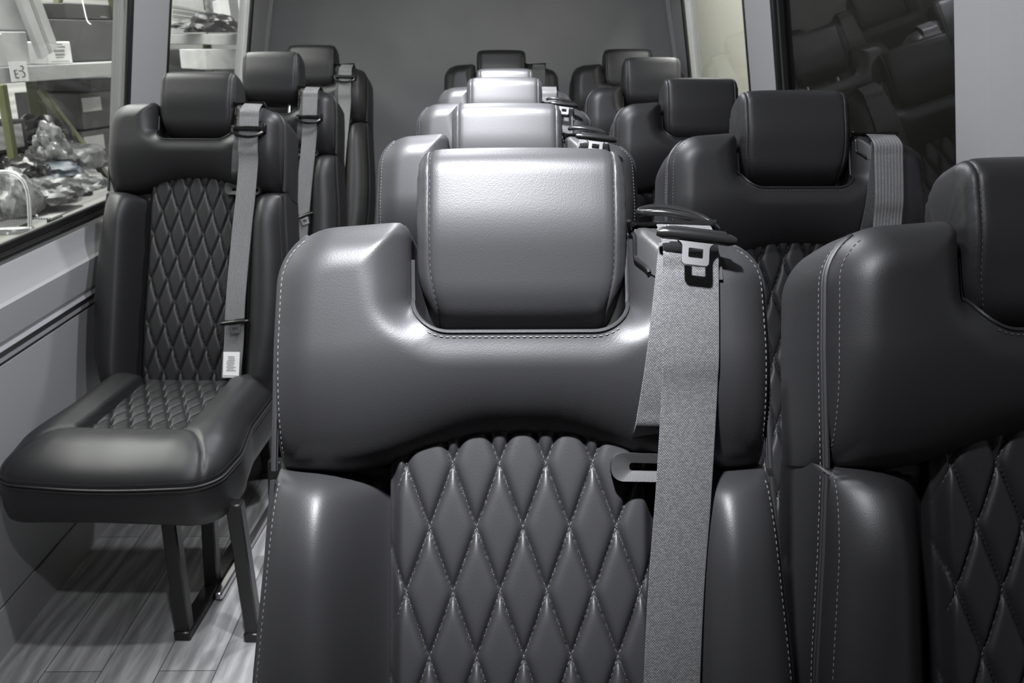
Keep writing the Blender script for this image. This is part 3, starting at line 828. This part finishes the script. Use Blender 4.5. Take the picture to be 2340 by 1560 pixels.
struct(MB().box((-3.4, 4.5, -.22), (4.6, 12, .04)).build('floor_outside', M['concrete'], smooth=False))
struct(MB().box((-3.15, 5, 1.6), (.05, 12, 4)).build('wall_outside', M['corr'], smooth=False))
struct(MB().box((-2.3, 8.6, 1.6), (3.6, .05, 4)).build('wall_far', M['concrete'], smooth=False))
# near rack
pA, pB = at(-60, 150, rk(-60)), at(330, 150, rk(330))
e = empty('storage_rack', (pA.x, pA.y, -.2), 'grey beam storage rack with olive uprights outside the near left window', 'rack')
inv = Vector((-pA.x, -pA.y, .2))
def rel(p): return Vector(p)+inv
d = Vector((pB.x-pA.x, pB.y-pA.y, 0)).normalized(); nb = Vector((-d.y, d.x, 0)); nb = -nb if nb.x > 0 else nb
A = Vector((pA.x, pA.y, 0)); B = Vector((pB.x, pB.y, 0))
MB().bar(rel(A+Vector((0, 0, DECK-.03))), rel(B+Vector((0, 0, DECK-.03))), .04, .06, bev=.003).build('beam', M['beam'], e, smooth=False)
MB().bar(rel(A+nb*.32+Vector((0, 0, DECK-.012))), rel(B+nb*.32+Vector((0, 0, DECK-.012))), .60, .02).build('deck', M['beam'], e, smooth=False)
def post(px, off, w, m, z0=-.2, z1=2.2, name='post'):
    p = at(px, 150, rk(px)+off); MB().bar(rel((p.x, p.y, z0)), rel((p.x, p.y, z1)), w, w, up=(0, 1, 0), bev=.004).build(name, m, e, smooth=False)
post(72, .42, .055, M['olive']); post(281, .26, .05, M['olive'], at(281, 44, rk(281)+.26).z); post(-4, -.15, .03, M['olive_light'], -.2, 1.08)
p, q = at(92, 205, rk(92)+.30), at(250, 412, rk(250)-.15); MB().bar(rel(p), rel(q), .028, .028, bev=.003).build('brace', M['olive_light'], e, smooth=False)
p, q = at(122, 42, rk(122)+.45), at(142, -30, rk(142)+.45); MB().bar(rel(p), rel(q), .03, .03, bev=.003).build('brace', M['olive'], e, smooth=False)
# card hung on the beam
o, c, R, dm = obox('location_card', M['white'], 27, 140, 67, 186, off=-.045, depth=.002, label='white card with handwritten rack number hung on the grey beam', cat='sign', bev=0)
mk = MB(); X = lambda x, z: R @ Vector((x*dm[0], -dm[1]/2-.0006, z*dm[2]))
for st in ([(-.30, .02), (-.28, .06), (-.12, .08)], [(-.26, .03), (-.24, -.30), (-.06, -.31)], [(-.25, -.12), (-.10, -.11)], [(-.02, .03), (.10, .03)], [(.10, .26), (.22, .27), (.28, .15), (.16, .03), (.30, -.10), (.28, -.26), (.12, -.29)]):
    mk.tube([X(*p) for p in st], .0022, 5)
mk.build('lettering', M['ink'], o, smooth=False)
# cartons on the near shelf
obox('carton', M['carton'], -30, 72, 72, 149, zb=DECK, depth=.32, off=.03, label='pale carton on the near shelf directly behind the white rack card', cat='box', group='cartons on the racks')
o, c, R, dm = obox('shipping_box', M['carton'], -50, 76, 18, 149, zb=DECK, depth=.02, off=-.01, label='pale flat box leaning at the left end of the shelf', cat='box', group='cartons on the racks')
obox('carton', M['carton'], -30, -50, 66, 69, depth=.32, off=.03, label='large pale carton stacked above the carton behind the rack card', cat='box', group='cartons on the racks')
o, c, R, dm = obox('cardboard_sheet', M['carton'], 74, -60, 120, 128, depth=.025, off=-.03, tilt=math.radians(-21), label='long pale flat carton leaning at a slant across the shelf', cat='cardboard')
on_face(o, R, dm, 'tape_strip', M['carton_mid'], .0, .0, .16, 1.0)
o, c, R, dm = obox('carton', M['carton_dark'], 110, 46, 300, 148, zb=DECK, off=.22, depth=.35, label='big dark grey carton filling the shelf behind the small printed box', cat='box', group='cartons on the racks')
o, c, R, dm = obox('carton', M['blackbox'], 150, 10, 272, 45, off=.25, depth=.25, label='flat black box on top of the big dark grey carton', cat='box', group='cartons on the racks')
on_face(o, R, dm, 'printing', M['ink_grey'], .2, -.3, .12, .08)
o, c, R, dm = obox('printed_box', M['white'], 110, 95, 168, 149, zb=DECK, off=.02, depth=.14, label='small white printed box standing in front of the dark carton', cat='box')
pr = MB()
for k, (cx, cz, ww, hh) in enumerate(((0, .38, .3, .05), (0, .26, .5, .07), (0, .09, .42, .12), (.02, -.08, .36, .10), (.0, -.2, .3, .05), (-.0, -.38, .7, .03))):
    pr.box(R @ Vector((cx*dm[0], -dm[1]/2-.0008, cz*dm[2])), (ww*dm[0], .0012, hh*dm[2]), R)
pr.build('printing', M['ink_grey'], o, smooth=False)
# white cord hanging in front of the carton
pc = [at(x, y, rk(190)-.02) for x, y in ((186, -10), (192, 18), (197, 40), (201, 50), (208, 56))]
tag(MB().tube(catmull([tuple(p) for p in pc], 6), .0025, 6).build('hanging_cord', M['white']), 'thin white cord dangling in front of the dark grey carton', 'cord')
# stacked dark boxes with labels under the shelf
for k, (x0, y0, x1, y1, lab) in enumerate(((196, 292, 300, 382, 'dark box with pale label, lowest of the stack under the shelf'), (190, 208, 290, 290, 'dark box with pale label, middle of the stack under the shelf'), (208, 178, 285, 208, 'flat black box on top of the stack under the shelf'))):
    o, c, R, dm = obox('stacked_box', M['carton_dark'] if k < 2 else M['blackbox'], x0, y0, x1, y1, off=.35, depth=.35, zb=bz if k == 0 else None, label=lab, cat='box', group='dark boxes under the shelf')
    if k < 2:
        l = on_face(o, R, dm, 'label_sticker', M['carton_mid'], -.25, .18, .42, .38); l['label'] = 'pale paper label'
# lower shelf heaped with wrapped parts
p0, p1 = at(-120, 540, 3.0), at(290, 430, 4.7)
MB().box(rel((-2.22, 4.0, bz-.02)), (1.0, 2.7, .04), bev=.004).build('lower_deck', M['white'], e, smooth=False)
o, c, R, dm = obox('tote_tray', M['blackbox'], -35, 276, 68, 350, off=.0, depth=.10, label='black framed tray with striped grey face at the left edge of the window', cat='tray')
on_face(o, R, dm, 'striped_face', M['stripe'], -.02, .0, .84, .74)
obox('crate', M['blackbox'], -40, 352, 70, 420, off=.02, depth=.3, label='black crate under the striped tray at the left edge of the window', cat='crate')
bags = [('blackbag', 102, 330, 4.0, .17, .14, .2, 'shiny black plastic bag beside the olive upright on the lower shelf', 'bag'),
 ('plasticbag', 118, 345, 3.75, .10, .14, .12, 'crumpled clear plastic wrap in front of the black bag', 'plastic wrap'),
 ('greybag', 110, 372, 3.8, .18, .10, .2, 'grey plastic heap below the black bag on the lower shelf', 'bag'),
 ('white', 140, 352, 3.9, .045, .13, .05, 'small white bottle shape amid the wrapped parts', 'bottle'),
 ('greybag', 160, 372, 4.0, .16, .09, .2, 'pale grey wrapped part behind the blue grey film', 'bag'),
 ('bluebag', 122, 408, 3.75, .20, .10, .2, 'blue grey plastic bag in the middle of the shelf clutter', 'bag'),
 ('blackbag', 66, 398, 3.5, .12, .09, .15, 'black bag right behind the silver cart handle', 'bag'),
 ('greybag', 112, 447, 3.45, .18, .09, .2, 'dark grey bag low on the lower shelf beside the cart handle', 'bag'),
 ('plasticbag', 160, 425, 3.75, .16, .06, .15, 'flattened clear film near the shelf edge', 'plastic wrap'),
 ('blackbag', 190, 435, 3.85, .05, .10, .05, 'small black nozzle standing near the shelf edge', 'part'),
 ('plasticbag', 42, 470, 3.3, .10, .14, .12, 'bundle of pale hoses and film behind the cart handle', 'plastic wrap'),
 ('plasticbag', 50, 440, 3.4, .09, .08, .1, 'pale crumpled wrap under the curve of the cart handle', 'plastic wrap'),
 ('blackbag', 30, 375, 3.6, .10, .06, .1, 'black parts lying under the striped tray', 'bag'),
 ('greybag', 205, 420, 4.1, .10, .07, .1, 'grey wrapped part at the far end of the lower shelf', 'bag')]
for i, (m, px, py, zc, ww, hh, dd, lab, cat) in enumerate(bags):
    blob({'bag': 'plastic_bag', 'plastic wrap': 'plastic_wrap', 'bottle': 'white_bottle', 'part': 'black_nozzle'}[cat], M[m], px, py, zc, ww, hh, dd, 11+i, lab, cat, 'clutter on the lower shelf')
obox('small_carton', M['carton'], 131, 381, 158, 402, off=-.25, depth=.05, label='small pale card box amid the shelf clutter', cat='box')
obox('small_carton', M['white'], 194, 398, 216, 415, off=-.2, depth=.05, label='small white card box near the far end of the lower shelf', cat='box')
p = at(118, 487, 3.4); o = MB().box((0, 0, 0), (.16, .26, .006)).build('perforated_sheet', M['dotgrid'], smooth=False); o.location = (p.x-.02, p.y, bz+.003)
tag(o, 'perforated metal sheet lying at the edge of the lower shelf', 'sheet')
obox('small_carton', M['carton'], -40, 466, 20, 506, off=-.35, depth=.2, label='pale box low at the left edge behind the cart rail', cat='box')
# cart with bent tube handle
zc = 2.95
e3 = empty('hand_cart', tuple(at(20, 530, zc)), 'silver tube framed cart right outside the near left window', 'cart')
i3 = -at(20, 530, zc)
hp = [at(x, y, zc)+i3 for x, y in ((-60, 392), (0, 393), (20, 393), (40, 400), (55, 416), (64, 440), (67, 470), (69, 530), (71, 560))]
MB().tube(catmull([tuple(p) for p in hp], 6), .0065, 10).build('handle', M['silver'], e3)
MB().bar(at(-60, 530, zc)+i3, at(76, 526, zc)+i3, .03, .022, bev=.003).build('rail', M['silver'], e3)
for bx, by in ((15, 386), (17, 533), (84, 492)): 
    MB().tube([at(bx, by, zc-.03)+i3, at(bx, by, zc-.04)+i3], .004, 10).build('bolt', M['white'], e3)
# far rack, second window
fA, fB = at(340, 85, rk2(340)), at(600, 92, rk2(600))
e4 = empty('storage_rack', (fA.x, fA.y, -.2), 'grey beam storage rack outside the rear left window', 'rack')
inv = Vector((-fA.x, -fA.y, .2))
zb_ = (at(470, 78, rk2(470)).z)
d = (fB-fA); d.z = 0; d.normalize(); n2 = Vector((-d.y, d.x, 0)); n2 = -n2 if n2.y < 0 else n2
h4 = .056
MB().bar(rel((fA.x, fA.y, zb_-h4/2)), rel((fB.x, fB.y, zb_-h4/2)), .04, h4, bev=.003).build('beam', M['beam'], e4, smooth=False)
MB().bar(rel(fA.xy.to_3d()+n2*.3+Vector((0, 0, zb_-.012))), rel(fB.xy.to_3d()+n2*.3+Vector((0, 0, zb_-.012))), .56, .02).build('deck', M['carton_mid'], e4, smooth=False)
p = at(472, 90, rk2(472)-.0); MB().bar(rel((p.x, p.y, -.2)), rel((p.x, p.y, zb_-h4)), .04, .04, up=(0, 1, 0), bev=.003).build('post', M['olive'], e4, smooth=False)
p = at(462, 30, rk2(462)+.5); MB().bar(rel((p.x, p.y, zb_)), rel((p.x, p.y, 2.2)), .04, .04, up=(0, 1, 0), bev=.003).build('post', M['olive'], e4, smooth=False)
zs = at(470, 165, rk2(470)).z
MB().bar(rel(fA.xy.to_3d()+n2*.3+Vector((0, 0, zs-.02))), rel(fB.xy.to_3d()+n2*.3+Vector((0, 0, zs-.02))), .56, .04).build('lower_deck', M['beam'], e4, smooth=False)
rz2 = dict(rkf=rk2)
obox('carton', M['carton_mid'], 372, 0, 402, 74, off=.05, depth=.2, zb=zb_, label='upright grey carton at the left end of the rear window shelf', cat='box', group='cartons on the racks', **rz2)
for k in range(4):
    a_, b_ = at(398, 16+k*11, 5.45+.05*k), at(478-k*6, 30+k*9, 5.25+.05*k)
    tag(MB().tube([a_, b_], .011, 10).build('metal_tube', M['steel']), 'grey metal tube, number %s from the top of the bundle on the shelf' % ['one', 'two', 'three', 'four'][k], 'tube', 'tubes on the shelf')
tag(MB().tube([at(460, 51, 5.1), at(485, 33, 5.1)], .008, 8).build('tube_clamp', M['white']), 'bright white clip across the bundle of grey tubes', 'clip')
blob('plastic_bag', M['blackbag'], 488, 66, 4.95, .18, .09, .12, 71, 'black bag lying at the end of the tube bundle', 'bag')
blob('plastic_wrap', M['plasticbag'], 420, 62, 5.3, .2, .05, .15, 72, 'flat clear plastic on the shelf under the tubes', 'plastic wrap')
blob('plastic_wrap', M['plasticbag'], 488, 20, 5.25, .07, .30, .08, 73, 'upright roll of clear plastic beside the leaning carton', 'plastic wrap')
obox('carton', M['carton'], 500, 4, 530, 60, off=.1, depth=.06, tilt=math.radians(-9), label='pale carton leaning among the plastic in the rear window', cat='box', group='cartons on the racks', **rz2)
obox('carton', M['carton'], 492, 112, 552, 156, off=.05, depth=.2, label='pale carton on the lower shelf in the rear window', cat='box', group='cartons on the racks', **rz2)
obox('carton', M['carton_dark'], 394, 112, 470, 165, off=.12, depth=.3, zb=zs, label='dark carton on the lower shelf behind the nearest headrest', cat='box', group='cartons on the racks', **rz2)
obox('carton', M['white'], 374, 130, 393, 166, off=.02, depth=.1, zb=zs, label='white carton edge at the left of the lower shelf', cat='box', group='cartons on the racks', **rz2)
tag(MB().tube([at(544, -40, 4.35), at(544, -40, 4.35)*1-Vector((0, 0, at(544, -40, 4.35).z+.19))], .0075, 12).build('white_reflection', M['white']), 'slim white strip in place of a light reflection in the rear left window', 'glint')  # solid white strip standing in for a light reflected in the glass
# cream bodywork outside the right rear window
mb = MB(); ys = np.linspace(-.5, 10.5, 30); zz = np.linspace(-.2, 2.6, 24)
vsx = [(1.75+.10*math.sin((max(y, 2)-4)*.5)+.10*((z-1.2)/1.2)**2, y, z) for y in ys for z in zz]
o = mb.add(vsx, grid_faces(30, 24)); bd = border(30, 24)
lo = mb.add([(2.3, vsx[i][1], vsx[i][2]) for i in bd], [])
for i in range(len(bd)): j = (i+1) % len(bd); mb.f.append((o+bd[i], o+bd[j], lo+j, lo+i))
struct(mb.build('wall_outside_right', M['cream']))
struct(MB().box((2.6, 4.5, -.22), (3.4, 12, .04)).build('floor_outside_right', M['concrete'], smooth=False))
def area(name, loc, rot, size, energy, col=(1, 1, .97)):
    l = bpy.data.lights.new(name, 'AREA'); l.shape = 'RECTANGLE'; l.size, l.size_y = size; l.energy = energy; l.color = col
    o = bpy.data.objects.new(name, l); COL.objects.link(o); o.location = loc; o.rotation_euler = rot; return o
area('unseen_warehouse_light', (-1.9, 3.6, 3.3), (0, math.radians(-8), 0), (1.0, 4.5), 330)
area('unseen_warehouse_light', (-2.88, 4.5, 3.3), (0, 0, 0), (.3, 6), 110)  # unseen lamp added to brighten the corrugated wall behind the racks
area('unseen_warehouse_light', (1.3, 5.2, 3.2), (0, 0, 0), (.4, 7.5), 520)  # unseen lamp added to light up the cream wall on the right

# ------------------------------------------------------------------ world, camera, view
w = bpy.data.worlds.new('World'); scene.world = w; w.use_nodes = True
w.node_tree.nodes['Background'].inputs['Color'].default_value = (.9, .93, 1, 1); w.node_tree.nodes['Background'].inputs['Strength'].default_value = .03
c = bpy.data.cameras.new('Camera'); co = bpy.data.objects.new('Camera', c); COL.objects.link(co)
co.location = (0, 0, CZ); co.rotation_euler = cam_rot.to_euler()
c.sensor_width = 36; c.lens = 36*F/2340; c.clip_start = .02; c.dof.use_dof = True; c.dof.focus_distance = .88; c.dof.aperture_fstop = 20
scene.camera = co
vs = scene.view_settings; vs.view_transform = 'Standard'; vs.look = 'None'; vs.exposure = 0; vs.gamma = 1; vs.use_curve_mapping = False
